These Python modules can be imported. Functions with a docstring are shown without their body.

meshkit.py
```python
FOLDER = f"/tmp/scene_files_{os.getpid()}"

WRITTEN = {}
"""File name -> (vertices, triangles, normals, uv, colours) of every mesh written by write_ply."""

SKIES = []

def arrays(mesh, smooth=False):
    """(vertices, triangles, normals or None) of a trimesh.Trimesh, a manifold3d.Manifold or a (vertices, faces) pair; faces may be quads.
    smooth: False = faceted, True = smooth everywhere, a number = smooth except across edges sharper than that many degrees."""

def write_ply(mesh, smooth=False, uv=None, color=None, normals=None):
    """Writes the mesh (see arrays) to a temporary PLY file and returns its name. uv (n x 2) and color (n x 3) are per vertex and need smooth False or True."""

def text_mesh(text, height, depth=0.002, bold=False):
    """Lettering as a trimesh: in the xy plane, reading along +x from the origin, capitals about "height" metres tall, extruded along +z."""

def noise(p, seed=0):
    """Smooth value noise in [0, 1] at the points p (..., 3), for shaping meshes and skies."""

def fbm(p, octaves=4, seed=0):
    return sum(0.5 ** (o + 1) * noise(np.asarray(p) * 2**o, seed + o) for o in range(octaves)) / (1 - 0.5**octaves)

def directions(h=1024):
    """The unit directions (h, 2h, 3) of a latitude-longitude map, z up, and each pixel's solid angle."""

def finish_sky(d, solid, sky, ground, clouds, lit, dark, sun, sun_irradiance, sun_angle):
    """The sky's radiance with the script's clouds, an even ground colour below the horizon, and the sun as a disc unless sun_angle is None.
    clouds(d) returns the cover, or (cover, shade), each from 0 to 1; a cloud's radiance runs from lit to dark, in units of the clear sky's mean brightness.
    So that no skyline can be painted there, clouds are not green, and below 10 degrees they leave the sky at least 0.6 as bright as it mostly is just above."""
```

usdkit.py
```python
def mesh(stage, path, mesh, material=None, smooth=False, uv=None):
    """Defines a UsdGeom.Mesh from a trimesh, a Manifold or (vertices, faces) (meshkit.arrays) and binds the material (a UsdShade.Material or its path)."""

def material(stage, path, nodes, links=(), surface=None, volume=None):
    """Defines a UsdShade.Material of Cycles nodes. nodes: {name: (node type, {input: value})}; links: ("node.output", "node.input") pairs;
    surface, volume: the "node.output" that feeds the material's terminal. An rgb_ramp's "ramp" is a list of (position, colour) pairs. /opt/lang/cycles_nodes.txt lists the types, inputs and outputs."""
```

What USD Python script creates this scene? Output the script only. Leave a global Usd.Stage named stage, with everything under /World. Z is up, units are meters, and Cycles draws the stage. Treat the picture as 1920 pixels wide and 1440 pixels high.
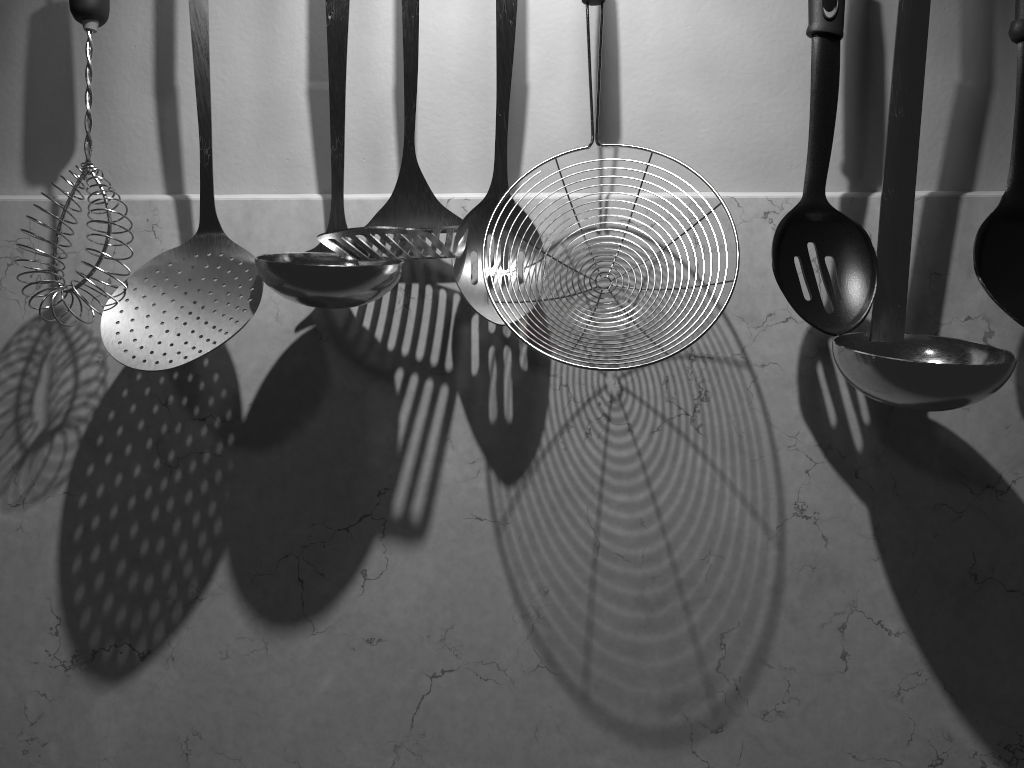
import math, random
import numpy as np, trimesh, shapely
from shapely.geometry import Polygon, Point
from scipy.spatial import Delaunay
from scipy.interpolate import PchipInterpolator, CubicSpline
import usdkit
from pxr import Usd, UsdGeom, UsdLux, UsdShade, Gf, Sdf

random.seed(4); rng = np.random.default_rng(4)
stage = Usd.Stage.CreateInMemory()
UsdGeom.SetStageUpAxis(stage, 'Z'); UsdGeom.SetStageMetersPerUnit(stage, 1.0)
UsdGeom.Xform.Define(stage, '/World'); UsdGeom.Scope.Define(stage, '/World/Looks')

# ------------------------------------------------------------------ camera
S = 0.00037        # metres on the wall per pixel of a 1920 wide survey of the wall
D = 0.54           # camera to backsplash
Z0 = 1.35          # camera height
cam = UsdGeom.Camera.Define(stage, '/World/camera')
cam.AddTranslateOp().Set(Gf.Vec3d(0, -D, Z0)); cam.AddRotateXOp().Set(90.0)
cam.CreateHorizontalApertureAttr(36.0); cam.CreateVerticalApertureAttr(27.0)
cam.CreateFocalLengthAttr(36.0 * D / (1920 * S)); cam.CreateClippingRangeAttr(Gf.Vec2f(0.01, 100))
cam.CreateExposureAttr(0.0)

# ------------------------------------------------------------------ light: cooker-hood lamp, far ceiling lamps, dim room
def lamp(name, loc, power, radius, spread=None):
    l = UsdLux.DiskLight.Define(stage, '/World/' + name) if spread else UsdLux.SphereLight.Define(stage, '/World/' + name)
    l.AddTranslateOp().Set(Gf.Vec3d(*loc))
    l.CreateRadiusAttr(radius); l.CreateNormalizeAttr(True); l.CreateIntensityAttr(power)
    l.CreateColorAttr(Gf.Vec3f(1, 1, 1))
    return l
LAMP = ((915 - 960) * S, -0.32, Z0 + (720 + 611) * S)
hood = lamp('hood_lamp', LAMP, 3.4, 0.008); hood.AddRotateXOp().Set(34.0)
sh = UsdLux.ShapingAPI.Apply(hood.GetPrim()); sh.CreateShapingConeAngleAttr(52.0); sh.CreateShapingConeSoftnessAttr(1.0)
for k in range(4):                                   # a row of small spots to the left, further from the wall
    lamp('ceiling_lamp_%03d' % k, ((-122 - 960 + 45 * (k - 1.5)) * S, -0.90 - 0.012 * k, Z0 + (720 + 502) * S), 0.105, 0.035)
fill_lamp = lamp('side_hood_lamp', ((1047 - 960) * S, -0.235, Z0 + (720 + 430) * S), 0.19, 0.028, True); fill_lamp.AddRotateXOp().Set(100.0)
dome = UsdLux.DomeLight.Define(stage, '/World/room_ambience')
m = usdkit.material(stage, '/World/Looks/room_air', {'b': ('background_shader', {'color': (1, 1, 1), 'strength': 0.024})}, surface='b.background')
UsdShade.MaterialBindingAPI.Apply(dome.GetPrim()).Bind(m)

# ------------------------------------------------------------------ helpers
used = {}
def numbered(path):
    k = used.get(path, 0); used[path] = k + 1
    return path if k == 0 else '%s_%03d' % (path, k)
def W(px, py, p):
    """A surveyed pixel and its distance p from the backsplash -> a point of the room."""
    px, py, p = np.broadcast_arrays(np.asarray(px, float), np.asarray(py, float), np.asarray(p, float))
    f = (D - p) / D * S
    return np.stack([(px - 960) * f, -p, Z0 + (720 - py) * f], -1)
def thing(name, label, cat, group=None, loc=(0, 0, 0)):
    x = UsdGeom.Xform.Define(stage, numbered('/World/' + name)); x.AddTranslateOp().Set(Gf.Vec3d(*map(float, loc)))
    o = x.GetPrim(); o.SetCustomDataByKey('label', label); o.SetCustomDataByKey('category', cat)
    if group: o.SetCustomDataByKey('group', group)
    return o
def obj(name, mesh, mat, parent=None, label=None, smooth=35):
    base = str(parent.GetPath()) if parent else '/World'
    if parent is not None:
        off = np.zeros(3); q = parent
        while q and str(q.GetPath()) != '/World':
            if q.IsA(UsdGeom.Xform):
                t = UsdGeom.Xformable(q).GetOrderedXformOps()
                if t: off += np.array(t[0].Get())
            q = q.GetParent()
        if hasattr(mesh, 'vertices'): mesh = trimesh.Trimesh(np.array(mesh.vertices) - off, mesh.faces, process=False)
        else: mesh = (np.asarray(mesh[0]) - off, mesh[1])
    g = usdkit.mesh(stage, numbered(base + '/' + name), mesh, MAT[mat], smooth=smooth).GetPrim()
    if label: g.SetCustomDataByKey('label', label)
    return g
def struct(name, mesh, mat, smooth=False):
    g = obj(name, mesh, mat, None, None, smooth); g.SetCustomDataByKey('kind', 'structure'); return g

def grid_faces(n, m, closed_m=True):
    f = []
    i, j = np.meshgrid(np.arange(n - 1), np.arange(m if closed_m else m - 1), indexing='ij')
    a = i * m + j; b = i * m + (j + 1) % m; c = (i + 1) * m + (j + 1) % m; d = (i + 1) * m + j
    return np.concatenate([np.stack([a, b, c], -1).reshape(-1, 3), np.stack([a, c, d], -1).reshape(-1, 3)])
def tube(path, r, sides=8, up=None, rb=None, closed=False):
    """Swept tube; r a number or one per point; rb the second half-axis."""
    P = np.asarray(path, float); n = len(P)
    r = np.broadcast_to(np.asarray(r, float), (n,)); rb = r if rb is None else np.broadcast_to(np.asarray(rb, float), (n,))
    T = np.gradient(P, axis=0)
    if closed: T = np.roll(P, -1, 0) - np.roll(P, 1, 0)
    T /= np.linalg.norm(T, axis=1, keepdims=True)
    if up is not None:
        B = np.tile(np.asarray(up, float), (n, 1)); B -= (B * T).sum(1, keepdims=True) * T; B /= np.linalg.norm(B, axis=1, keepdims=True)
    else:
        B = np.zeros_like(P); b = np.cross(T[0], [0.3, 0.2, 0.93]); b /= np.linalg.norm(b)
        for i in range(n):
            b = b - (b @ T[i]) * T[i]; b /= np.linalg.norm(b); B[i] = b
    N = np.cross(B, T)
    a = np.arange(sides) * 2 * np.pi / sides
    V = P[:, None] + r[:, None, None] * np.cos(a)[None, :, None] * N[:, None] + rb[:, None, None] * np.sin(a)[None, :, None] * B[:, None]
    V = V.reshape(-1, 3); F = grid_faces(n, sides)
    if closed:
        k = (n - 1) * sides
        j = np.arange(sides); jn = (j + 1) % sides
        F = np.concatenate([F, np.stack([k + j, k + jn, jn], 1), np.stack([k + j, jn, j], 1)])
    else:
        V = np.concatenate([V, P[:1], P[-1:]]); s, e = len(V) - 2, len(V) - 1
        j = np.arange(sides); jn = (j + 1) % sides; k = (n - 1) * sides
        F = np.concatenate([F, np.stack([jn, j, np.full(sides, s)], 1), np.stack([k + j, k + jn, np.full(sides, e)], 1)])
    t = trimesh.Trimesh(V, F, process=False); t.fix_normals(); return t
def joined(*ms): return trimesh.util.concatenate(ms)

def dense(pts, step, closed=True):
    pts = np.asarray(pts, float)
    if closed: pts = np.vstack([pts, pts[:1]])
    out = []
    for a, b in zip(pts[:-1], pts[1:]):
        k = max(1, int(np.ceil(np.linalg.norm(b - a) / step))); out.append(a + (b - a) * np.arange(k)[:, None] / k)
    return np.vstack(out)
def smooth_loop(pts, step, closed=True):
    """Spline through the surveyed outline points."""
    pts = np.asarray(pts, float)
    q = np.vstack([pts, pts[:1]]) if closed else pts
    t = np.r_[0, np.cumsum(np.linalg.norm(np.diff(q, axis=0), axis=1) ** 0.5)]
    cs = CubicSpline(t, q, bc_type='periodic' if closed else 'natural')
    fine = cs(np.linspace(0, t[-1], 60 * len(q)))
    L = np.r_[0, np.cumsum(np.linalg.norm(np.diff(fine, axis=0), axis=1))]
    k = max(8, int(L[-1] / step)); s = np.linspace(0, L[-1], k + 1)
    out = np.stack([np.interp(s, L, fine[:, i]) for i in (0, 1)], 1)
    return out[:-1] if closed else out
def stadium(x0, y0, x1, y1, w, n=7):
    a, b = np.array([x0, y0], float), np.array([x1, y1], float); d = b - a; d /= np.linalg.norm(d); q = np.array([-d[1], d[0]])
    a, b = a + d * w, b - d * w
    th = np.linspace(0, np.pi, n)
    return np.vstack([[b + w * (np.cos(t) * q + np.sin(t) * d) for t in th], [a - w * (np.cos(t) * q + np.sin(t) * d) for t in th]])
def ell(cx, cy, a, b, ang, n=14):
    t = np.arange(n) * 2 * np.pi / n; c, s = math.cos(ang), math.sin(ang)
    return np.stack([cx + a * np.cos(t) * c - b * np.sin(t) * s, cy + a * np.cos(t) * s + b * np.sin(t) * c], 1)
def fill(outline, holes=(), step=5.0, hstep=None):
    """Even triangles inside an outline with openings (2-D)."""
    poly = Polygon(outline, [h for h in holes]).buffer(0)
    rings = [dense(outline, step)] + [dense(h, hstep or step * 0.6) for h in holes]
    x0, y0, x1, y1 = poly.bounds
    gx, gy = np.meshgrid(np.arange(x0, x1, step), np.arange(y0, y1, step * 0.87)); gx = gx + (np.arange(gx.shape[0]) % 2)[:, None] * step / 2
    g = np.stack([gx.ravel(), gy.ravel()], 1); g = g[shapely.contains_xy(poly, g[:, 0], g[:, 1])]
    edge = shapely.union_all([shapely.linearrings(r) for r in rings])
    g = g[shapely.distance(edge, shapely.points(g)) > step * 0.45]
    P = np.vstack(rings + [g]); T = Delaunay(P).simplices
    c = P[T].mean(1); T = T[shapely.contains_xy(poly, c[:, 0], c[:, 1])]
    a = P[T]; cr = np.cross(a[:, 1] - a[:, 0], a[:, 2] - a[:, 0]); T = T[np.abs(cr) > 1e-9 * step * step]; cr = np.cross(P[T][:, 1] - P[T][:, 0], P[T][:, 2] - P[T][:, 0])
    T[cr > 0] = T[cr > 0][:, ::-1]
    return P, T
def solid(V, T, t, open_edge=None):
    """Gives the sheet of points V a thickness t behind its face (towards -normal)."""
    V = np.asarray(V); fn = np.cross(V[T[:, 1]] - V[T[:, 0]], V[T[:, 2]] - V[T[:, 0]])
    n = np.zeros_like(V)
    for k in range(3): np.add.at(n, T[:, k], fn)
    n /= np.maximum(np.linalg.norm(n, axis=1, keepdims=True), 1e-30)
    m = len(V); t = np.broadcast_to(np.asarray(t, float), (m,))[:, None]
    e = np.vstack([T[:, [0, 1]], T[:, [1, 2]], T[:, [2, 0]]]); key = np.sort(e, 1)
    u, inv, cnt = np.unique(key, axis=0, return_inverse=True, return_counts=True); b = e[cnt[inv.ravel()] == 1]
    if open_edge is not None: b = b[~(open_edge[b[:, 0]] & open_edge[b[:, 1]])]
    F = np.vstack([T, T[:, ::-1] + m, np.stack([b[:, 1], b[:, 0], b[:, 0] + m], 1), np.stack([b[:, 1], b[:, 0] + m, b[:, 1] + m], 1)])
    return trimesh.Trimesh(np.vstack([V, V - n * t]), F, process=False)
def sheet(outline, depth, t=0.0012, holes=(), step=5.0, hstep=None, seam=None):
    P, T = fill(outline, holes, step, hstep)
    V = W(P[:, 0], P[:, 1], depth(P[:, 0], P[:, 1]))
    fn = np.cross(V[T[:, 1]] - V[T[:, 0]], V[T[:, 2]] - V[T[:, 0]]).sum(0)
    if fn[1] > 0: T = T[:, ::-1]
    return solid(V, T, t, None if seam is None else np.abs(P[:, 1] - seam) < 1e-6)
def strap(path, half, t):
    """A flat band along a path in the room; half its half width (across x)."""
    P = np.asarray(path, float); return tube(P, t / 2, 10, up=(1, 0, 0), rb=half)
def bowl(c, n, R, depth, t, lip=0.0, pw=1.0, rings=26, seg=96, roll=None):
    """Turned bowl, opening towards n, rim centre c."""
    th = np.linspace(0, np.pi / 2, rings)
    ro = R * np.cos(th) ** pw; ho = -depth * np.sin(th)
    ri = (R - t) * np.cos(th) ** pw; hi = -(depth - t) * np.sin(th)
    r = np.r_[ri[::-1], R - t * 0.5, ro]; h = np.r_[hi[::-1], t * 0.45, ho]
    r[0] = 0; r[-1] = 0
    n = np.asarray(n, float); n /= np.linalg.norm(n); e1 = np.cross([0, 1, 0], n); e1 /= np.linalg.norm(e1); e2 = np.cross(n, e1)
    a = np.arange(seg) * 2 * np.pi / seg
    V = np.asarray(c) + h[:, None, None] * n + r[:, None, None] * (np.cos(a)[None, :, None] * e1 + np.sin(a)[None, :, None] * e2)
    tm = trimesh.Trimesh(V.reshape(-1, 3), grid_faces(len(r), seg), process=False)
    tm.merge_vertices(); tm.update_faces(tm.nondegenerate_faces()); tm.fix_normals(); return tm
def interp(ys, ps): 
    f = PchipInterpolator(ys, ps); lo, hi = ys[0], ys[-1]
    return lambda y: f(np.clip(y, lo, hi))
def sstep(a, b, x):
    t = np.clip((x - a) / (b - a), 0, 1); return t * t * (3 - 2 * t)

# ------------------------------------------------------------------ materials
MAT = {}
def mat(name, nodes, links, surface):
    MAT[name] = usdkit.material(stage, '/World/Looks/' + name, nodes, links, surface=surface)
def g(v): return (v, v, v)
def metal(name, base, rough, stretch, spread=0.08, scratch=0.0, specks=0.0, rot=(0, 0, 0), bump=0.12):
    nodes = {'geo': ('geometry', {}), 'map': ('mapping', {'scale': stretch, 'rotation': rot}),
             'n': ('noise_texture', {'scale': 1.0, 'detail': 3.0, 'roughness': 0.6}),
             'big': ('noise_texture', {'scale': 38.0, 'detail': 4.0, 'roughness': 0.6}),
             'rr': ('map_range', {'from_min': 0.3, 'from_max': 0.7, 'to_min': rough - spread, 'to_max': rough + spread}),
             'add': ('math', {'math_type': 'multiply_add', 'value2': 0.10, 'value3': -0.05}),
             'sum': ('math', {'math_type': 'add'}),
             'b': ('bump', {'strength': bump, 'distance': 0.0004}),
             'p': ('principled_bsdf', {'metallic': 1.0, 'base_color': g(base), 'specular_ior_level': 0.5})}
    links = [('geo.position', 'map.vector'), ('map.vector', 'n.vector'), ('geo.position', 'big.vector'), ('n.fac', 'rr.value'), ('big.fac', 'add.value1'),
             ('rr.result', 'sum.value1'), ('add.value', 'sum.value2'), ('sum.value', 'p.roughness'), ('n.fac', 'b.height'), ('b.normal', 'p.normal')]
    surf = 'p.BSDF'
    if specks:                                     # dried drops and hairline scratches: pale, matt
        nodes |= {'v': ('voronoi_texture', {'scale': 120.0, 'randomness': 1.0}), 'vs': ('math', {'math_type': 'less_than', 'value2': 0.10}),
                  'vm': ('noise_texture', {'scale': 45.0, 'detail': 2.0}), 'vt': ('map_range', {'from_min': 0.55, 'from_max': 0.68, 'to_min': 0.0, 'to_max': 1.0, 'clamp': True}),
                  'mm': ('mapping', {'scale': (330.0, 330.0, 45.0), 'rotation': (0.5, 0.9, 0.2)}), 'sn': ('noise_texture', {'scale': 1.0, 'detail': 1.0, 'distortion': 0.2}),
                  'sa': ('math', {'math_type': 'subtract', 'value2': 0.5}), 'sb': ('math', {'math_type': 'absolute'}), 'sc': ('math', {'math_type': 'less_than', 'value2': 0.0035}),
                  'mx': ('math', {'math_type': 'maximum'}), 'ml': ('math', {'math_type': 'multiply'}), 'm2': ('math', {'math_type': 'multiply', 'value2': specks}),
                  'd': ('diffuse_bsdf', {'color': g(0.75)}), 'mix': ('mix_closure', {})}
        links += [('geo.position', 'v.vector'), ('v.distance', 'vs.value1'), ('geo.position', 'vm.vector'), ('vm.fac', 'vt.value'), ('geo.position', 'mm.vector'), ('mm.vector', 'sn.vector'),
                  ('sn.fac', 'sa.value1'), ('sa.value', 'sb.value1'), ('sb.value', 'sc.value1'), ('vs.value', 'mx.value1'), ('sc.value', 'mx.value2'), ('mx.value', 'ml.value1'), ('vt.result', 'ml.value2'),
                  ('ml.value', 'm2.value1'), ('m2.value', 'mix.fac'), ('p.BSDF', 'mix.closure1'), ('d.BSDF', 'mix.closure2')]
        surf = 'mix.closure'
    mat(name, nodes, links, surf)
metal('brushed_steel', 0.72, 0.37, (150, 150, 1500), spread=0.05, rot=(0, 0.5, 0), bump=0.05)
metal('handle_steel', 0.36, 0.20, (1200, 600, 40), spread=0.03, specks=0.3, bump=0.0)
metal('turner_steel', 0.46, 0.24, (1200, 600, 40), spread=0.04, bump=0.0)
metal('polished_steel', 0.60, 0.17, (300, 300, 1800), spread=0.05, specks=0.2, bump=0.03)
metal('strap_steel', 0.50, 0.20, (1400, 600, 30), spread=0.03, specks=0.3, bump=0.0)
metal('spoke_wire', 0.30, 0.3, (400, 400, 400), spread=0.05, bump=0.02)
metal('wire_steel', 0.44, 0.2, (400, 400, 400), spread=0.05, bump=0.02)
metal('dull_wire', 0.6, 0.25, (500, 500, 500), spread=0.06, bump=0.05)
def graded_steel(name, z_top, z_low, tangent=(0.87, 0.0, -0.5)):
    """One piece of steel: polished handle passing into a brushed head."""
    nodes = {'geo': ('geometry', {}), 'map': ('mapping', {'scale': (420, 420, 420), 'rotation': (0, 0, 0)}), 'rot': ('vector_rotate', {'rotate_type': 'y_axis', 'angle': 0.2}),
             'str': ('mapping', {'scale': (1100, 300, 55)}), 'n': ('noise_texture', {'scale': 1.0, 'detail': 3.0, 'roughness': 0.6}), 'xyz': ('separate_xyz', {}),
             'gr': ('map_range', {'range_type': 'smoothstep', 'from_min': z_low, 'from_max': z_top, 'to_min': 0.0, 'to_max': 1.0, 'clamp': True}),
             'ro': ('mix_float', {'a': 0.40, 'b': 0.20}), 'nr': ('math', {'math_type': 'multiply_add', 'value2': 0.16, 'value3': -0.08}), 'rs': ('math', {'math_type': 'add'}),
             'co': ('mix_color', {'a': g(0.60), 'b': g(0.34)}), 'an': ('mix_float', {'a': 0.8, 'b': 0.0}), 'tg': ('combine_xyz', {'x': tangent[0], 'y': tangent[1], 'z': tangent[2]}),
             'sm': ('mapping', {'scale': (330.0, 330.0, 45.0), 'rotation': (0.5, 0.9, 0.2)}), 'sn': ('noise_texture', {'scale': 1.0, 'detail': 1.0, 'distortion': 0.2}),
             'sa': ('math', {'math_type': 'subtract', 'value2': 0.5}), 'sb': ('math', {'math_type': 'absolute'}), 'sc': ('math', {'math_type': 'less_than', 'value2': 0.0035}),
             'vm': ('noise_texture', {'scale': 45.0, 'detail': 2.0}), 'vt': ('map_range', {'from_min': 0.55, 'from_max': 0.68, 'to_min': 0.0, 'to_max': 0.3, 'clamp': True}),
             's1': ('math', {'math_type': 'multiply'}), 's2': ('math', {'math_type': 'multiply'}), 'd': ('diffuse_bsdf', {'color': g(0.75)}), 'mix': ('mix_closure', {}),
             'b': ('bump', {'strength': 0.05, 'distance': 0.0003}), 'p': ('principled_bsdf', {'metallic': 1.0})}
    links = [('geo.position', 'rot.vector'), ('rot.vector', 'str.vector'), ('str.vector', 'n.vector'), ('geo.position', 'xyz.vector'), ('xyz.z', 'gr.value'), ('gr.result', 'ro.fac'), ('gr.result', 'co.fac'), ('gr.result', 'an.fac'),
             ('n.fac', 'nr.value1'), ('nr.value', 'rs.value1'), ('ro.result', 'rs.value2'), ('rs.value', 'p.roughness'), ('co.result', 'p.base_color'), ('an.result', 'p.anisotropic'), ('tg.vector', 'p.tangent'),
             ('n.fac', 'b.height'), ('b.normal', 'p.normal'), ('geo.position', 'sm.vector'), ('sm.vector', 'sn.vector'), ('sn.fac', 'sa.value1'), ('sa.value', 'sb.value1'), ('sb.value', 'sc.value1'),
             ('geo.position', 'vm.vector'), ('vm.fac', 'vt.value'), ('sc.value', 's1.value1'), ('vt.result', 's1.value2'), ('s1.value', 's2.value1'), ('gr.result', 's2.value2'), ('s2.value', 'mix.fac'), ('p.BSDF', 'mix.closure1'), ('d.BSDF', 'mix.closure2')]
    mat(name, nodes, links, 'mix.closure')
ZY = lambda py, p: float(W(960, py, p)[2])
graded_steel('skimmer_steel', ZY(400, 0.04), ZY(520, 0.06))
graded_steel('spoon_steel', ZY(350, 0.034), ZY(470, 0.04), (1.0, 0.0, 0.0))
def plastic(name, base, rough, grain, bump, spec=0.5):
    mat(name, {'geo': ('geometry', {}), 'n': ('noise_texture', {'scale': grain, 'detail': 3.0, 'roughness': 0.65}), 'b': ('bump', {'strength': bump, 'distance': 0.0005}),
               'rr': ('map_range', {'from_min': 0.3, 'from_max': 0.7, 'to_min': rough - 0.08, 'to_max': rough + 0.10}),
               'p': ('principled_bsdf', {'base_color': g(base), 'specular_ior_level': spec})},
        [('geo.position', 'n.vector'), ('n.fac', 'b.height'), ('b.normal', 'p.normal'), ('n.fac', 'rr.value'), ('rr.result', 'p.roughness')], 'p.BSDF')
plastic('black_nylon', 0.006, 0.28, 1300.0, 0.3, 0.75)
plastic('black_rubber', 0.012, 0.55, 900.0, 0.15)
plastic('grey_plastic', 0.30, 0.45, 600.0, 0.05)
plastic('pale_label', 0.30, 0.4, 600.0, 0.02)
plastic('sealant', 0.62, 0.5, 300.0, 0.15)
mat('plaster', {'geo': ('geometry', {}),
    'n1': ('noise_texture', {'scale': 250.0, 'detail': 2.0, 'roughness': 0.5}), 'n2': ('noise_texture', {'scale': 26.0, 'detail': 3.0}),
    'v': ('voronoi_texture', {'scale': 95.0}), 'vp': ('map_range', {'from_min': 0.0, 'from_max': 0.12, 'to_min': 1.0, 'to_max': 0.0, 'clamp': True}),
    'vm': ('noise_texture', {'scale': 31.0, 'detail': 1.0}), 'vt': ('map_range', {'from_min': 0.60, 'from_max': 0.66, 'to_min': 0.0, 'to_max': 1.0, 'clamp': True}),
    'pm': ('math', {'math_type': 'multiply'}), 'h1': ('math', {'math_type': 'multiply_add', 'value2': -0.9}), 'h2': ('math', {'math_type': 'multiply_add', 'value2': 1.6}),
    'b': ('bump', {'strength': 0.55, 'distance': 0.0006}),
    'c': ('rgb_ramp', {'ramp': [(0.25, g(0.385)), (0.75, g(0.445))]}), 'p': ('principled_bsdf', {'roughness': 0.75, 'specular_ior_level': 0.25})},
    [('geo.position', 'n1.vector'), ('geo.position', 'n2.vector'), ('geo.position', 'v.vector'), ('geo.position', 'vm.vector'), ('v.distance', 'vp.value'), ('vm.fac', 'vt.value'),
     ('vp.result', 'pm.value1'), ('vt.result', 'pm.value2'), ('pm.value', 'h1.value1'), ('n1.fac', 'h1.value3'), ('n2.fac', 'h2.value1'), ('h1.value', 'h2.value3'), ('h2.value', 'b.height'), ('b.normal', 'p.normal'),
     ('n2.fac', 'c.fac'), ('c.color', 'p.base_color')], 'p.BSDF')
def vein(tag, scale, width, mask_scale, lo, hi, warp, seed):
    """Nodes for broken hairline veins: 'tag.out' = 1 on the vein."""
    n = {tag + 'off': ('mapping', {'location': (seed, seed * 1.7, seed * 0.6)}),
         tag + 'w1': ('noise_texture', {'scale': 16.0, 'detail': 5.0, 'roughness': 0.62}), tag + 'wc': ('vector_math', {'math_type': 'subtract', 'vector2': (0.5, 0.5, 0.5)}),
         tag + 'ws': ('vector_math', {'math_type': 'scale', 'scale': warp}), tag + 'wa': ('vector_math', {'math_type': 'add'}),
         tag + 'v': ('voronoi_texture', {'feature': 'distance_to_edge', 'scale': scale}),
         tag + 'wn': ('noise_texture', {'scale': 55.0, 'detail': 3.0}), tag + 'wr': ('map_range', {'from_min': 0.35, 'from_max': 0.7, 'to_min': width * 0.3, 'to_max': width * 2.0, 'clamp': True}),
         tag + 'd': ('math', {'math_type': 'divide'}), tag + 'l': ('map_range', {'from_min': 0.4, 'from_max': 1.0, 'to_min': 1.0, 'to_max': 0.0, 'clamp': True}),
         tag + 'm': ('noise_texture', {'scale': mask_scale, 'detail': 4.0, 'roughness': 0.6}), tag + 'mr': ('map_range', {'from_min': lo, 'from_max': hi, 'to_min': 0.0, 'to_max': 1.0, 'clamp': True}),
         tag + 'out': ('math', {'math_type': 'multiply'})}
    L = [('geo.position', tag + 'off.vector'), (tag + 'off.vector', tag + 'w1.vector'), (tag + 'w1.color', tag + 'wc.vector1'), (tag + 'wc.vector', tag + 'ws.vector1'), (tag + 'off.vector', tag + 'wa.vector1'),
         (tag + 'ws.vector', tag + 'wa.vector2'), (tag + 'wa.vector', tag + 'v.vector'), (tag + 'off.vector', tag + 'wn.vector'), (tag + 'wn.fac', tag + 'wr.value'), (tag + 'v.distance', tag + 'd.value1'),
         (tag + 'wr.result', tag + 'd.value2'), (tag + 'd.value', tag + 'l.value'), (tag + 'off.vector', tag + 'm.vector'), (tag + 'm.fac', tag + 'mr.value'), (tag + 'l.result', tag + 'out.value1'), (tag + 'mr.result', tag + 'out.value2')]
    return n, L
n1, l1 = vein('a', 11.5, 0.011, 12.0, 0.515, 0.60, 0.085, 3.1)
n2, l2 = vein('b', 24.0, 0.011, 17.0, 0.52, 0.62, 0.060, 7.7)
nodes = {'geo': ('geometry', {}), 'cl': ('noise_texture', {'scale': 17.0, 'detail': 7.0, 'roughness': 0.68, 'distortion': 0.9}), 'cr': ('rgb_ramp', {'ramp': [(0.25, g(0.33)), (0.42, g(0.455)), (0.55, g(0.48)), (0.75, g(0.60))]}),
         'fine': ('noise_texture', {'scale': 130.0, 'detail': 4.0, 'roughness': 0.7}), 'fr': ('map_range', {'from_min': 0.3, 'from_max': 0.7, 'to_min': 0.88, 'to_max': 1.09}),
         'cm': ('mix_color', {'blend_type': 'multiply', 'fac': 1.0}), 'mx': ('math', {'math_type': 'maximum'}), 'ms': ('math', {'math_type': 'multiply', 'value2': 0.66}),
         'dk': ('mix_color', {'b': g(0.06)}),
         'rr': ('map_range', {'from_min': 0.3, 'from_max': 0.7, 'to_min': 0.28, 'to_max': 0.42}), 'p': ('principled_bsdf', {'specular_ior_level': 0.35})} | n1 | n2
links = [('geo.position', 'cl.vector'), ('geo.position', 'fine.vector'), ('cl.fac', 'cr.fac'), ('fine.fac', 'fr.value'), ('cr.color', 'cm.a'), ('fr.result', 'cm.b'), ('aout.value', 'mx.value1'), ('bout.value', 'mx.value2'),
         ('mx.value', 'ms.value1'), ('ms.value', 'dk.fac'), ('cm.result', 'dk.a'), ('dk.result', 'p.base_color'), ('fine.fac', 'rr.value'), ('rr.result', 'p.roughness')] + l1 + l2
mat('marble', nodes, links, 'p.BSDF')

# ------------------------------------------------------------------ the setting: marble backsplash, painted wall above it, sealant on the joint
zl, zr = W(0, 372.5, 0)[2], W(1920, 364.5, 0)[2]      # the top edge rises a little to the right
def edge_z(x): return zl + (zr - zl) * (x - W(0, 0, 0)[0]) / (1920 * S)
HX, TH, CH = 0.75, 0.012, 0.0016
prof = lambda x: [(-0.0, edge_z(x) - 0.42 - 0.3), (-0.0, edge_z(x) - CH), (CH, edge_z(x)), (TH, edge_z(x)), (TH, edge_z(x) - 0.72)]
V = [(x, y, z) for x in (-HX, HX) for y, z in prof(x)]
struct('backsplash', (np.array(V), np.array([[0, 1, 6, 5], [1, 2, 7, 6], [2, 3, 8, 7], [3, 4, 9, 8], [4, 0, 5, 9]])[:, ::-1]), 'marble')
wy = TH + 0.0005
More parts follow.
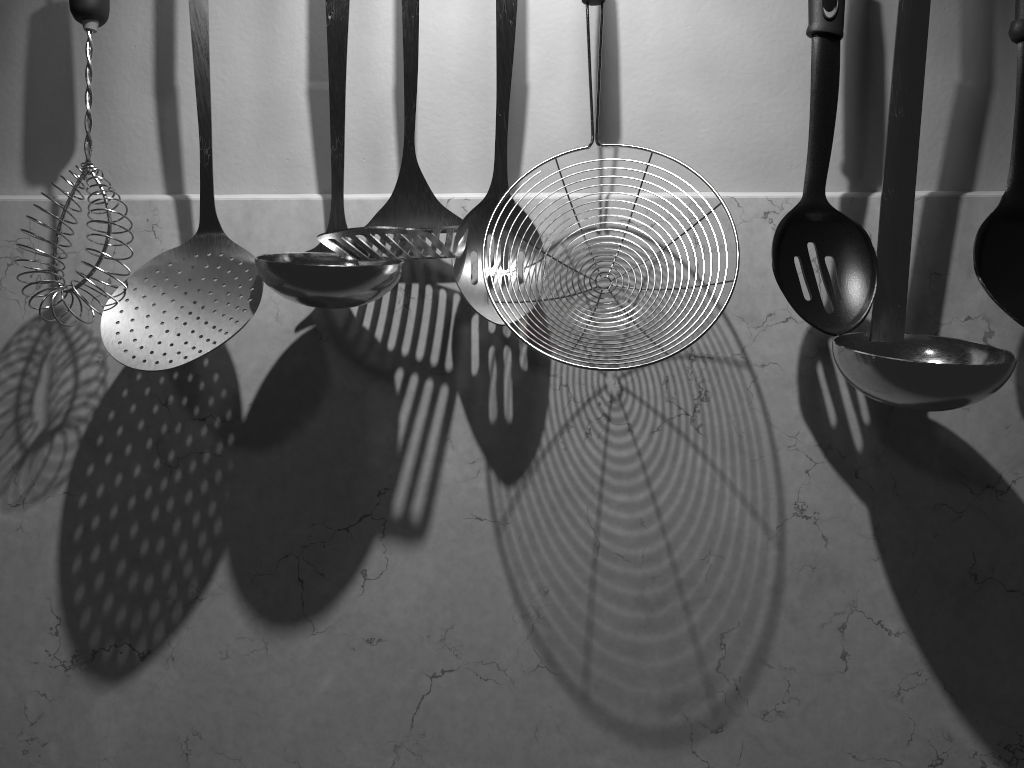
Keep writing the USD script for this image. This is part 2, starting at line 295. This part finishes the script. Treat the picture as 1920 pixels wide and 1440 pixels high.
struct('wall', (np.array([(-HX, wy, Z0 - 0.6), (HX, wy, Z0 - 0.6), (HX, wy, Z0 + 0.75), (-HX, wy, Z0 + 0.75), (-HX, wy + 0.1, Z0 - 0.6), (HX, wy + 0.1, Z0 - 0.6), (HX, wy + 0.1, Z0 + 0.75), (-HX, wy + 0.1, Z0 + 0.75)]),
       np.array([[0, 1, 2, 3], [5, 4, 7, 6], [3, 2, 6, 7], [0, 4, 5, 1], [1, 5, 6, 2], [4, 0, 3, 7]])), 'plaster')
xs = np.linspace(-HX + 0.01, HX - 0.01, 220)
wob = np.interp(xs, np.linspace(-HX, HX, 70), rng.normal(0, 0.00022, 70))
bead = []
for x, w in zip(xs, wob):
    z = edge_z(x) + 0.0002
    bead.append([(x, CH + 0.0006, z), (x, CH + 0.0022, z + 0.0016 + w), (x, TH * 0.55, z + 0.0030 + w), (x, TH + 0.0002, z + 0.0052 + w), (x, TH + 0.0004, z)])
V = np.array(bead).reshape(-1, 3)
tm = trimesh.Trimesh(V, grid_faces(len(xs), 5), process=False); tm.fix_normals()
struct('sealant_joint', tm, 'sealant', smooth=50)

# ------------------------------------------------------------------ rail above the frame
RAILZ, RAILP = Z0 + (720 + 250) * S, 0.028
rail = thing('hanging_rail', 'round steel rail on the white wall that all the utensils hang from', 'rail', loc=(0, -RAILP, RAILZ))
obj('bar', tube([(-0.46, -RAILP, RAILZ), (0.46, -RAILP, RAILZ)], 0.005, 20), 'wire_steel', rail)
for x in (-0.44, 0.45):
    obj('bracket', tube([(x, wy, RAILZ), (x, -RAILP, RAILZ)], 0.006, 16), 'wire_steel', rail)
def hook(parent, x, p, half, t, material, z_from=None, round_=False, name='hook'):
    """The bent end that goes over the rail: from the handle's plane up, over and down behind the bar."""
    z0 = z_from if z_from is not None else RAILZ - 0.022
    r = p - RAILP
    pts = [(x, -p, z0)]
    for a in np.linspace(0, np.pi, 15):
        pts.append((x, -RAILP - r * math.cos(a) * (1 if a < np.pi / 2 else 0.45), RAILZ - 0.004 + (0.0095 + t) * math.sin(a)))
    pts.append((x, -RAILP + r * 0.45, RAILZ - 0.012))
    return obj(name, tube(pts, t / 2, 10) if round_ else strap(pts, half, t), material, parent)

# ------------------------------------------------------------------ 1 whisk with a coil round its wire loop
wh = thing('coil_whisk', 'small whisk with a springy wire coil wound round a teardrop loop and a black handle', 'whisk', loc=W(168, 20, 0.059))
pw = 0.059
hp = np.array([(167, -238, 0.4, 0.5), (167, -232, 24, 9), (167, -150, 30, 10), (167.5, -60, 33, 11), (168, -10, 33.5, 11.5), (168, 12, 33.3, 11.5), (168, 26, 31.5, 11), (169, 35, 27, 10), (170, 41, 20, 8), (170, 42.5, 5, 2)], float)
obj('handle', tube(W(hp[:, 0], hp[:, 1], pw), hp[:, 3] * 0.001, 28, up=(1, 0, 0), rb=hp[:, 2] * S * 0.89), 'black_rubber', wh)
cp = np.array([(169.3, 36, 15.5), (169, 43, 15.2), (169, 50, 12.8), (169.5, 55, 11.8), (169.5, 57.5, 11.3), (169.5, 58, 4)])
obj('collar', tube(W(cp[:, 0], cp[:, 1], pw), cp[:, 2] * S * 0.86, 24), 'grey_plastic', wh)
t = np.linspace(0, 1, 260)
for k in (0, 1):
    ax = W(168.5 - 3.5 * t, 50 + 258 * t, pw + 0.002 * t); ph = 2 * np.pi * 2.85 * t + k * np.pi + 0.6
    obj('stem_wire', tube(ax + 0.00118 * np.stack([np.cos(ph), np.sin(ph), 0 * ph], 1), 0.00112, 10), 'dull_wire', wh)
lp = np.array([(163, 306), (160, 322), (151.7, 335), (132.7, 370.6), (116.5, 411), (108, 444), (104, 473.5), (105, 506), (111, 533), (122, 545.5), (136, 543), (157, 527.7), (184, 495), (200, 457), (206, 425), (203.7, 398), (197.7, 370.6), (187, 346), (175, 326), (168.5, 306)])
lp = smooth_loop(lp, 3.0, False); obj('loop_wire', tube(W(lp[:, 0], lp[:, 1], 0.0615), 0.00122, 10), 'dull_wire', wh)
cc = np.array([(166, 311, 11), (167, 315, 12), (169, 319, 13), (173, 326, 15), (181.6, 338, 18), (187, 355, 21.5), (192, 369, 26), (198.7, 384.5, 31.6), (205, 404, 37), (206.5, 426, 40), (207, 450, 39.5), (205, 479, 38), (198, 507, 38), (189, 530, 38), (175, 552, 38), (157, 567, 36),
               (136, 576, 34), (116, 576, 34), (99, 566, 36), (87, 549, 37), (79, 530, 38), (75, 509, 40), (76, 486, 40.5), (82, 461, 41), (90, 437, 40), (99, 415, 38), (109, 394, 36), (121, 372, 32), (132, 353, 26), (142, 338, 19), (151, 325, 14), (158, 315, 10)], float)
turns = len(cc) - 1; tt = np.linspace(0, turns, turns * 44)
C = CubicSpline(np.arange(len(cc)), cc)(tt); dC = CubicSpline(np.arange(len(cc)), cc)(tt, 1)[:, :2]; dC /= np.linalg.norm(dC, axis=1, keepdims=True)
Nn = np.stack([-dC[:, 1], dC[:, 0]], 1); ph = 2 * np.pi * tt
jit = 1 + 0.03 * np.interp(tt, np.arange(turns + 1), rng.normal(0, 1, turns + 1))
rr = C[:, 2] * jit
X = C[:, :2] + Nn * (rr * np.cos(ph))[:, None]
P3 = W(X[:, 0], X[:, 1], 0.0615); P3[:, 1] += -rr * S * 0.885 * np.sin(ph); P3[:, 2] += 0.24 * rr * S * 0.885 * np.sin(ph) * np.abs(dC[:, 1]); P3[:, 0] += 0.42 * rr * S * 0.885 * np.sin(ph) * np.abs(dC[:, 0]) ** 2 * np.sign(dC[:, 0])
obj('coil', tube(P3, 0.0006, 7), 'dull_wire', wh)
hook(wh, W(167, -238, pw)[0], pw, 0, 0.003, 'dull_wire', z_from=W(0, -232, pw)[2], round_=True)

# ------------------------------------------------------------------ 2 perforated skimmer
sk = thing('skimmer', 'brushed steel skimmer whose tilted round dish is full of small holes', 'skimmer', loc=W(385, 200, 0.05))
hl = [(348.5, -130), (353.5, 0), (361, 100), (369, 200), (374, 271), (375, 330), (375, 365), (374, 411), (371, 430), (360, 446)]
bl = [(338.6, 460), (311, 471), (271, 495), (233, 528), (200, 568), (189.6, 601), (189.8, 628), (200, 655), (222, 677), (252, 690.5), (284, 694.5), (325, 689), (379, 666), (422.5, 639), (460, 606), (482, 574), (491.2, 541), (491.6, 514), (482, 487), (460.5, 468), (436, 452)]
hr = [(420, 435.6), (411.7, 419), (406, 403), (402.5, 385), (400, 350), (398, 300), (396.5, 240), (393.5, 150), (391, 60), (389.5, 0), (387, -130)]
out = smooth_loop(hl + bl + hr, 4.0, False)
CO = [(1358,552),(1447,541),(1530,545),(1603,573),(1664,603),(1706,653),(1732,712),(1742,780),(1728,856),(1692,932),(1640,1012),(1567,1090),(1485,1155),(1385,1215),(1285,1257),(1182,1284),(1087,1292),(999,1282),(926,1254),(870,1212),(830,1155),(815,1089),(815,1015),(841,939),(880,861),(937,788),(1010,718),(1090,661),(1177,614),(1270,576),
(1430,625),(1512,630),(1582,659),(1633,705),(1660,765),(1667,832),(1645,913),(1599,992),(1525,1071),(1440,1137),(1341,1190),(1238,1225),(1139,1234),(1051,1222),(980,1188),(934,1137),(912,1071),(917,998),(946,917),(999,840),(1070,771),(1153,712),(1243,666),(1332,637),
(1404,709),(1489,717),(1550,757),(1580,816),(1580,888),(1548,968),(1482,1048),(1391,1112),(1287,1156),(1188,1169),(1104,1155),(1043,1111),(1018,1048),(1024,972),(1066,893),(1132,820),(1217,764),(1311,722),
(1377,795),(1456,811),(1494,866),(1486,940),(1427,1018),(1335,1078),(1236,1099),(1157,1076),(1124,1020),(1137,944),(1197,867),(1284,815),(1347,877),(1404,912),(1371,985),(1281,1023),(1223,986),(1260,912),(1317,951)]
holes = [ell(x / 3.6923, 330 + y / 3.6923, 4.1, 2.9, -0.42, 14) for x, y in CO]
def sk_depth(x, y):
    u = (x - 341) * 0.45 + (y - 577) * 0.893; v = (x - 341) * 0.893 - (y - 577) * 0.45
    rho = np.sqrt((u / 112) ** 2 + (v / 165) ** 2)
    dish = 0.5 * (0.0375 + 0.067 * (y - 448) / 246 + 0.0705 + 0.033 * u / 105) - 0.0115 * (1 - np.minimum(rho, 1) ** 2)
    han = interp([-130, 0, 300, 400, 470], [0.0656, 0.060, 0.047, 0.041, 0.036])(y)
    w = sstep(408, 482, y - 0.18 * np.abs(x - 392))
    return han * (1 - w) + dish * w
CUT = 446.0
full = Polygon(out)
def split_sheet(parent, out, cut, depth, t, holes, m_handle, m_bowl, step=5.0, hstep=None, bowl_name='bowl', handle_name='handle', grow=0.0):
    """Handle and head are two parts meeting on one line."""
    P = Polygon(out).buffer(0); x0, y0, x1, y1 = P.bounds
    a = P.intersection(shapely.box(x0 - 1, y0 - 1, x1 + 1, cut)); b = P.intersection(shapely.box(x0 - 1, cut, x1 + 1, y1 + 1))
    big = lambda q: max(q.geoms, key=lambda h: h.area) if hasattr(q, 'geoms') else q
    A, B = big(a), big(b)
    h = obj(handle_name, sheet(np.array(A.exterior.coords)[:-1], depth, t, step=step, seam=cut), m_handle, parent)
    b = obj(bowl_name, sheet(np.array(B.exterior.coords)[:-1], depth, t, holes, step, hstep, cut), m_bowl, parent)
    return h, b
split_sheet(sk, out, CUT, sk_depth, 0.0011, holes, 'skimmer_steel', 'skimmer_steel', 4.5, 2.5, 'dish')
hook(sk, W(367.7, -130, 0.0656)[0], 0.0656, 19 * S * 0.9, 0.0013, 'handle_steel', z_from=W(0, -130, 0.0656)[2])

# ------------------------------------------------------------------ 3 small ladle
la = thing('soup_ladle', 'smaller steel ladle with a broad tapering handle and dark rounded bowl beside the skimmer', 'ladle', loc=W(632, 200, 0.04))
lc = W(620.75, 485.9, 0.0715); lR = 0.0438
ang = 0.2385; ln = np.array([0.0447, -math.sin(ang), math.cos(ang)])
obj('bowl', bowl(lc, ln, lR, 0.0292, 0.0012, pw=0.93), 'polished_steel', la)
rear = 0.0715 - lR * math.cos(ang)
out = smooth_loop([(604, -130), (610, 0), (614, 90), (617.6, 190), (620.6, 300), (621.5, 365), (619, 400), (613, 430), (603.5, 450), (587, 466), (568, 474), (566, 479), (617, 481.5), (690, 481), (689, 474), (668, 456), (655, 436), (647.5, 411), (644.5, 384), (644.2, 350), (645.3, 300), (647.5, 190), (651, 90), (655.3, 0), (660, -130)], 4.0, False)
def la_depth(x, y):
    base = interp([-130, 0, 380, 482], [0.0657, 0.057, 0.0315, rear + 0.0010])(y)
    rim = 0.0715 - np.sqrt(np.maximum(lR ** 2 - ((x - 620) * S * 0.95) ** 2, 0)) * math.cos(ang) + 0.0008
    w = sstep(430, 480, y)
    return base * (1 - w) + rim * w
obj('handle', sheet(out, la_depth, 0.0013, step=4.5), 'handle_steel', la)
hook(la, W(632, -130, 0.0657)[0], 0.0657, 27 * S * 0.9, 0.0013, 'handle_steel', z_from=W(0, -130, 0.062)[2])

# ------------------------------------------------------------------ 4 slotted turner, its blade bent forward
sp = thing('slotted_turner', 'steel slotted turner with its wide slotted blade bent forward over the small ladle', 'spatula', loc=W(769, 200, 0.05))
out = smooth_loop([(749, -130), (753, 0), (757, 135), (758, 240), (757, 268), (752.5, 306), (741.7, 347), (726.8, 376.5), (704, 402), (684, 424), (679, 430), (884, 430), (878, 420), (866, 410.5), (839, 392), (817.5, 370.6), (796, 333.5), (782, 300.6), (777.8, 272), (778, 244), (783.7, 135), (786, 0), (788, -130)], 4.0, False)
PR, PF = 0.023, 0.104
sp_hd = interp([-130, 0, 250, 430], [0.0655, 0.0565, 0.037, PR])
obj('handle', sheet(np.array(out), lambda x, y: sp_hd(y) + 0.0010 * np.cos(np.clip((x - 770) / 16, -1.5, 1.5)) * (1 - sstep(230, 300, y)), 0.0012, step=4.5), 'handle_steel', sp)
# blade: (u across, v along the profile) in metres
A0 = W(781.5, 430, PR); bw = 0.0355
# profile from the handle: leaning forward and down, round the bend, then forward (angles from straight down)
a_s, a_e, Ra = math.radians(9), math.radians(97), 0.0275
L1 = Ra * (a_e - a_s); LB = L1 + 0.0512
vv = np.linspace(0, LB, 400); aa = np.interp(vv, [0, L1, LB], [a_s, a_e, a_e + 0.03])
ff = np.r_[0, np.cumsum(np.sin(aa[1:]) * np.diff(vv))]; dd = np.r_[0, np.cumsum(np.cos(aa[1:]) * np.diff(vv))]
prof_v = lambda v: (np.interp(v, vv, ff), np.interp(v, vv, dd))
yaw = math.radians(13)
ol = [(-bw, 0)]
nC = 10
ol = [(-bw, 0.0)] + [(-bw, LB * k / 12) for k in range(1, 9)]
for a in np.linspace(0, np.pi / 2, nC): ol.append((-bw + 0.013 * (1 - math.cos(a)), LB - 0.010 + 0.007 * math.sin(a)))
for k in np.linspace(-0.9, 0.9, 12): ol.append(((bw - 0.013) * k, LB - 0.003 + 0.003 * (1 - k * k)))
for a in np.linspace(np.pi / 2, 0, nC): ol.append((bw - 0.013 * (1 - math.cos(a)), LB - 0.010 + 0.007 * math.sin(a)))
ol += [(bw, LB * k / 12) for k in range(8, 0, -1)] + [(bw, 0.0)]
sl = [stadium(u, 0.0006, u, L1 - 0.012, 0.0024) for u in np.linspace(-0.0278, 0.0278, 7)]
sl += [stadium(u, L1 - 0.0075, u, LB - 0.008 - 0.0035 * abs(u) / bw, 0.0024) for u in np.linspace(-0.0278, 0.0278, 7)]
P, T = fill(np.array(ol), sl, 0.0013, 0.0009)
f, d = prof_v(P[:, 1])
u = P[:, 0]
arch = 0.0016 * (1 - (u / bw) ** 2) * sstep(0.3, 1.0, P[:, 1] / LB)
V = np.stack([A0[0] + u * math.cos(yaw) - f * math.sin(yaw), -(PR + f * math.cos(yaw) + u * math.sin(yaw)), A0[2] - d + arch], 1)
fn = np.cross(V[T[:, 1]] - V[T[:, 0]], V[T[:, 2]] - V[T[:, 0]]); 
top = P[T].mean(1)[:, 1] < L1 * 0.4
if fn[top].sum(0)[1] > 0: T = T[:, ::-1]
obj('blade', solid(V, T, 0.0011), 'turner_steel', sp)
hook(sp, W(768.5, -130, 0.0655)[0], 0.0655, 18 * S * 0.9, 0.0013, 'handle_steel', z_from=W(0, -130, 0.0655)[2])

# ------------------------------------------------------------------ 5 steel slotted spoon, behind the wire strainer
ss = thing('slotted_steel_spoon', 'steel spoon with upright slots hanging half behind the round wire strainer', 'slotted spoon', loc=W(945, 200, 0.05))
out = smooth_loop([(929.5, -130), (930, 0), (930.5, 100), (930.5, 190), (928, 271), (924.5, 325), (917.7, 352), (907, 372), (884, 394), (866, 415), (853, 448), (848, 480), (848.7, 493), (852.7, 517), (866, 547), (885, 574), (909.6, 595), (936.7, 607.6), (961, 604.5), (992, 585), (1009, 560), (1019.5, 522), (1022, 485), (1014.5, 449), (999, 418), (978, 391), (958, 367), (952, 334.6), (951, 300), (951.5, 260), (955.7, 190), (963.5, 100), (970.5, 0), (977, -130)], 4.0, False)
sl = [stadium(889.5, 470, 889.5, 534.5, 6.8), stadium(920, 439, 920, 503, 6.4), stadium(920, 515, 920, 574, 6.4), stadium(946.5, 432, 946.5, 508, 7.0), stadium(947, 515, 947, 574, 6.6), stadium(975, 470, 975, 533, 6.8)]
def ss_depth(x, y):
    rho = np.sqrt(((x - 936) / 88.) ** 2 + ((y - 492) / 118.) ** 2)
    return interp([-130, 0, 330, 400, 608], [0.0646, 0.057, 0.036, 0.034, 0.0620])(y) - 0.0125 * (1 - np.minimum(rho, 1) ** 2.2)
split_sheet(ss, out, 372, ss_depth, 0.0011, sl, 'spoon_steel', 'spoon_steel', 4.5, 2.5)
hook(ss, W(953, -130, 0.0646)[0], 0.0646, 22 * S * 0.9, 0.0013, 'handle_steel', z_from=W(0, -130, 0.062)[2])

# ------------------------------------------------------------------ 6 wire strainer
ws = thing('wire_strainer', 'round shallow strainer of spiral wire with eight spokes and a two-wire handle', 'strainer', loc=W(1115, 150, 0.05))
TH29 = 0.46; pc = 0.074; YAW = -0.096
C0 = W(1140.7, 466.7, pc); R = 0.0755
NN = np.array([math.sin(YAW), -math.cos(TH29) * math.cos(YAW), math.sin(TH29) * math.cos(YAW)])
E1 = -np.cross(NN, [0, 0, 1]); E1 /= np.linalg.norm(E1); E2 = np.cross(NN, E1); E2 *= 1.075 * np.sign(E2[2])
hubx = -0.002
def on_bowl(r, a, lift=0.0):
    r = np.asarray(r); a = np.asarray(a); q = r / R
    d = 0.036 * (1 - q ** 2.0)
    cx = hubx * (1 - q)
    return C0 + (r * np.cos(a) + cx)[..., None] * E1 + (r * np.sin(a))[..., None] * E2 - (d - lift)[..., None] * NN if np.ndim(d) else C0 + (r * np.cos(a) + cx) * E1 + r * np.sin(a) * E2 - (d - lift) * NN
NT = 18; a_open = math.radians(96)                  # rim ends meet the handle at the top
th = np.linspace(0.45, 2 * np.pi * NT, NT * 90) 
rad = R * (0.035 + 0.925 * (th / (2 * np.pi * NT)) ** 1.02)
inner = np.clip((th - 0.45) / 5.0, 0, 1)
obj('spiral_wire', tube(on_bowl(rad, -th + 2.2, 0.0009 * np.ones_like(th)), 0.00054, 6), 'wire_steel', ws)
tip = on_bowl(np.array([0.006, 0.0065, 0.005, 0.0035]), np.array([-1.9, -1.2, -0.2, 0.9]), np.array([0.0012, 0.0014, 0.0022, 0.003]))
obj('hub_hook', tube(tip, 0.00050, 6), 'wire_steel', ws)
for k in range(8):
    a = -math.radians(18 + 45.5 * k) + rng.normal(0, 0.02)
    q = np.linspace(0.004, R - 0.0004, 60)
    wob = 0.00025 * np.sin(q / R * 9 + k)
    obj('spoke', tube(on_bowl(q, a + 0.02 * np.sin(q / R * 3 + k), wob - 0.0009), 0.0006, 6), 'spoke_wire', ws)
# rim with the two ends turned up into the handle wires
ph = np.linspace(a_open + 0.055, a_open + 2 * np.pi - 0.055, 220)
rim = on_bowl(np.full_like(ph, R), ph)
def handle_wire(side, end):
    s = side
    pts = [(1114.8 + s * 7.5, 271.3, 0.0405), (1114.8 + s * 4.4, 266, 0.0405), (1114.8 + s * 3.5, 258, 0.0405), (1115 + s * 4.2, 240, 0.0412), (1115 + s * 9, 130, 0.046), (1115 + s * 14.5, 0, 0.0535), (1115 + s * 16, -40, 0.0535), (1115 + s * 14, -90, 0.0535)]
    return np.array([W(*q) for q in pts])
lw = handle_wire(-1, None); rw = handle_wire(1, None)
start, end = rim[0], rim[-1]                          # rim[0] lies left of the top, rim[-1] right of it
full = np.vstack([lw[::-1], rim, rw])
t = np.r_[0, np.cumsum(np.linalg.norm(np.diff(full, axis=0), axis=1))]
keep = np.r_[True, np.diff(t) > 1e-6]
cs = PchipInterpolator(t[keep], full[keep]); fine = cs(np.r_[np.linspace(0, t[-1], 700)])
obj('rim_wire', tube(fine, 0.00105, 10), 'wire_steel', ws)
gp = np.array([(1113, -238, 0.5), (1113, -232, 16), (1113, -150, 20), (1113, -60, 22), (1113, -8, 23), (1113, 2, 22.5), (1113, 4.5, 20), (1113, 5.2, 6)])
obj('grip', tube(W(gp[:, 0], gp[:, 1], 0.0545), gp[:, 2] * S * 0.6, 24, up=(1, 0, 0), rb=gp[:, 2] * S * 0.9), 'black_rubber', ws)
hook(ws, W(1113, -238, 0.0545)[0], 0.0545, 0, 0.003, 'wire_steel', z_from=W(0, -232, 0.0545)[2], round_=True)

# ------------------------------------------------------------------ 7 black slotted nylon spoon
def nylon(t, out, cx, cy, dirx, hw, hlen, slots, zs, grip, depth_ref):
    def dep(x, y):
        dx, dy = x - cx, y - cy; al = dx * dirx + dy * math.sqrt(1 - dirx ** 2); ac = dx * math.sqrt(1 - dirx ** 2) - dy * dirx
        rho = np.sqrt((al / hlen) ** 2 + (ac / hw) ** 2)
        base = interp([-130, 60, 340, 400, 640], zs)(y)
        lip = 0.0012 * sstep(0.90, 0.97, rho) * sstep(400, 440, y)
        mid = np.interp(y, [60, 360], [depth_ref[0], depth_ref[1]])
        rib = 0.0035 * np.clip(1 - ((x - mid) / 28.) ** 2, 0, 1) * (1 - sstep(330, 400, y))
        return base - 0.014 * (1 - np.minimum(rho, 1) ** 2) * sstep(370, 420, y) + lip + rib
    return dep
nb = thing('black_slotted_spoon', 'black nylon spoon with three slots hanging in front of the larger ladle', 'slotted spoon', loc=W(1545, 200, 0.055))
out = smooth_loop([(1523, -20), (1522, 40), (1521.5, 75), (1520.5, 130), (1519, 190), (1515, 271), (1509.7, 325), (1505.8, 358), (1504, 369), (1496, 381.5), (1467, 410), (1452.7, 439), (1448.3, 474), (1454, 507), (1470, 544), (1502, 589), (1537, 615), (1566, 626), (1591.7, 623), (1617, 605), (1635, 573), (1643.8, 532), (1641, 484), (1624, 442), (1598, 413.5), (1566, 391), (1553, 378), (1547.8, 363), (1552, 325), (1561, 271), (1571, 190), (1575, 130), (1576, 75), (1577, 40), (1578, -20)], 2.5, False)
def slotp(pts): return smooth_loop(pts, 2.5)
sl = [slotp([(1489, 485), (1491.5, 480.5), (1498, 480.5), (1501.5, 486), (1512, 525), (1522, 556), (1520.5, 562), (1514, 563.5), (1509, 559), (1499, 525)]),
      slotp([(1514, 460), (1516, 455), (1525, 454.5), (1529, 459), (1542, 515), (1562, 576), (1561.5, 584), (1555, 588.5), (1549, 584), (1529, 520)]),
      slotp([(1546.5, 486), (1549, 480.5), (1558.5, 480), (1563.5, 485), (1571, 525), (1578.5, 556), (1577.5, 562), (1571, 564.5), (1566.5, 560), (1557, 520)])]
dep = nylon(nb, out, 1548, 502, 0.16, 95, 126, sl, [0.057, 0.055, 0.046, 0.049, 0.0665], None, (1548, 1527))
split_sheet(nb, out, 372, dep, 0.0019, sl, 'black_nylon', 'black_nylon', 2.6, 1.8)
gr = np.array([(1550, -238, 0.5), (1550, -232, 26), (1550, -150, 33), (1550, -70, 34), (1550, 0, 34), (1549, 48, 32.5), (1547.5, 56, 33.5), (1546.8, 60, 34.5), (1546, 66, 34.5), (1545.5, 68.5, 33), (1545.5, 69, 14)])
gg = obj('grip', tube(W(gr[:, 0], gr[:, 1], 0.055), gr[:, 2] * S * 0.52, 36, up=(1, 0, 0), rb=gr[:, 2] * S * 0.9), 'black_rubber', nb)
def inset(cx, cy, a, b, p, shape):
    q = ell(cx, cy, a, b, 0.0, 26); return sheet(q, lambda x, y: p + 0 * x, 0.002, step=3.0)
def grip_face(x, y, c=1550, hw=34.0, p=0.055):
    return p + 34 * S * 0.52 * np.sqrt(np.clip(1 - ((x - c) / 34.0) ** 2, 0.05, 1)) * 1.0
oval = ell(1556, 5, 15, 30, 0.05, 30)
eyelet = sheet(oval, lambda x, y: grip_face(x, y) + 0.0004, 0.0006, step=2.5)
obj('eyelet', eyelet, 'pale_label', gg)
tr = ell(1556, 5, 15, 30, 0.05, 40); obj('eyelet_rim', tube(W(tr[:, 0], tr[:, 1], grip_face(tr[:, 0], tr[:, 1]) + 0.0004), 0.0007, 8, closed=True), 'black_rubber', gg)
pl = ell(1554.5, -4, 13.4, 23.5, 0.05, 30)
obj('eyelet_core', sheet(pl, lambda x, y: grip_face(x, y) + 0.0011, 0.0006, step=2.5), 'black_nylon', gg)
hook(nb, W(1550, -238, 0.055)[0], 0.055, 0, 0.003, 'wire_steel', z_from=W(0, -232, 0.055)[2], round_=True)

# ------------------------------------------------------------------ 8 larger ladle
lb = thing('large_ladle', 'larger shiny steel ladle on a long strap handle behind the black slotted spoon', 'ladle', loc=W(1700, 200, 0.053))
bc_p = 0.080; bc = W(1726.4, 651.6, bc_p); bR = 0.0487
a2 = 0.248; rl = 0.0217
bn = np.array([math.sin(rl), -math.sin(a2), math.cos(a2)])
obj('bowl', bowl(bc, bn, bR, 0.0365, 0.0012, pw=0.95), 'polished_steel', lb)
brear = bc_p - bR * math.cos(a2)
lf = lambda y: np.interp(y, [-130, 0, 370, 640], [1699, 1686.6, 1653.4, 1633.5]); rf = lambda y: np.interp(y, [-130, 0, 370, 640], [1757, 1745.5, 1715.5, 1695])
ys = np.arange(-130, 641, 10.0)
out = np.vstack([np.stack([lf(ys), ys], 1), np.stack([rf(ys[::-1]), ys[::-1]], 1)])
def lb_depth(x, y):
    tq = (x - lf(y)) / (rf(y) - lf(y))
    return interp([-130, 0, 500, 640], [0.0645, 0.059, 0.040, brear + 0.0022])(y) + 0.0016 * (1 - np.abs(2 * tq - 0.85) ** 1.5) * (1 - sstep(560, 630, y))
obj('handle', sheet(out, lb_depth, 0.0028, step=5.0), 'strap_steel', lb)
hook(lb, W(1728, -130, 0.0645)[0], 0.0645, 29 * S * 0.9, 0.0016, 'strap_steel', z_from=W(0, -130, 0.062)[2])

# ------------------------------------------------------------------ 9 black spoon cut by the right edge of the picture
bs = thing('black_spoon', 'plain black nylon spoon at the edge, beyond the larger ladle', 'spoon', loc=W(1935, 200, 0.055))
L = [(1911, -20), (1910, 40), (1908.5, 78), (1906, 140), (1904, 190), (1899.7, 244), (1893, 311.5), (1885, 355), (1878.5, 375), (1868, 391), (1844, 417), (1831, 448), (1828, 480), (1838, 519), (1863, 557), (1896, 589), (1925, 611)]
out = smooth_loop(L + [(1958, 622), (1990, 610), (2012, 575), (2020, 530), (2014, 480), (1996, 436), (1966, 404), (1946, 384), (1940, 365), (1944, 311), (1951, 244), (1958, 140), (1962, 40), (1963, -20)], 4.0, False)
dep = nylon(bs, out, 1927, 500, 0.16, 95, 126, [], [0.057, 0.055, 0.046, 0.049, 0.0665], None, (1936, 1912))
split_sheet(bs, out, 372, dep, 0.0019, [], 'black_nylon', 'black_nylon', 2.6)
gr = np.array([(1940, -238, 0.5), (1940, -232, 26), (1940, -150, 33), (1940, -70, 34), (1940, 0, 34), (1937.5, 44, 33), (1932, 54, 37), (1930.5, 62, 37.5), (1931, 70, 33), (1932, 75, 26), (1932, 75.5, 12)])
obj('grip', tube(W(gr[:, 0], gr[:, 1], 0.055), gr[:, 2] * S * 0.52, 36, up=(1, 0, 0), rb=gr[:, 2] * S * 0.9), 'black_rubber', bs)
hook(bs, W(1940, -238, 0.055)[0], 0.055, 0, 0.003, 'wire_steel', z_from=W(0, -232, 0.055)[2], round_=True)
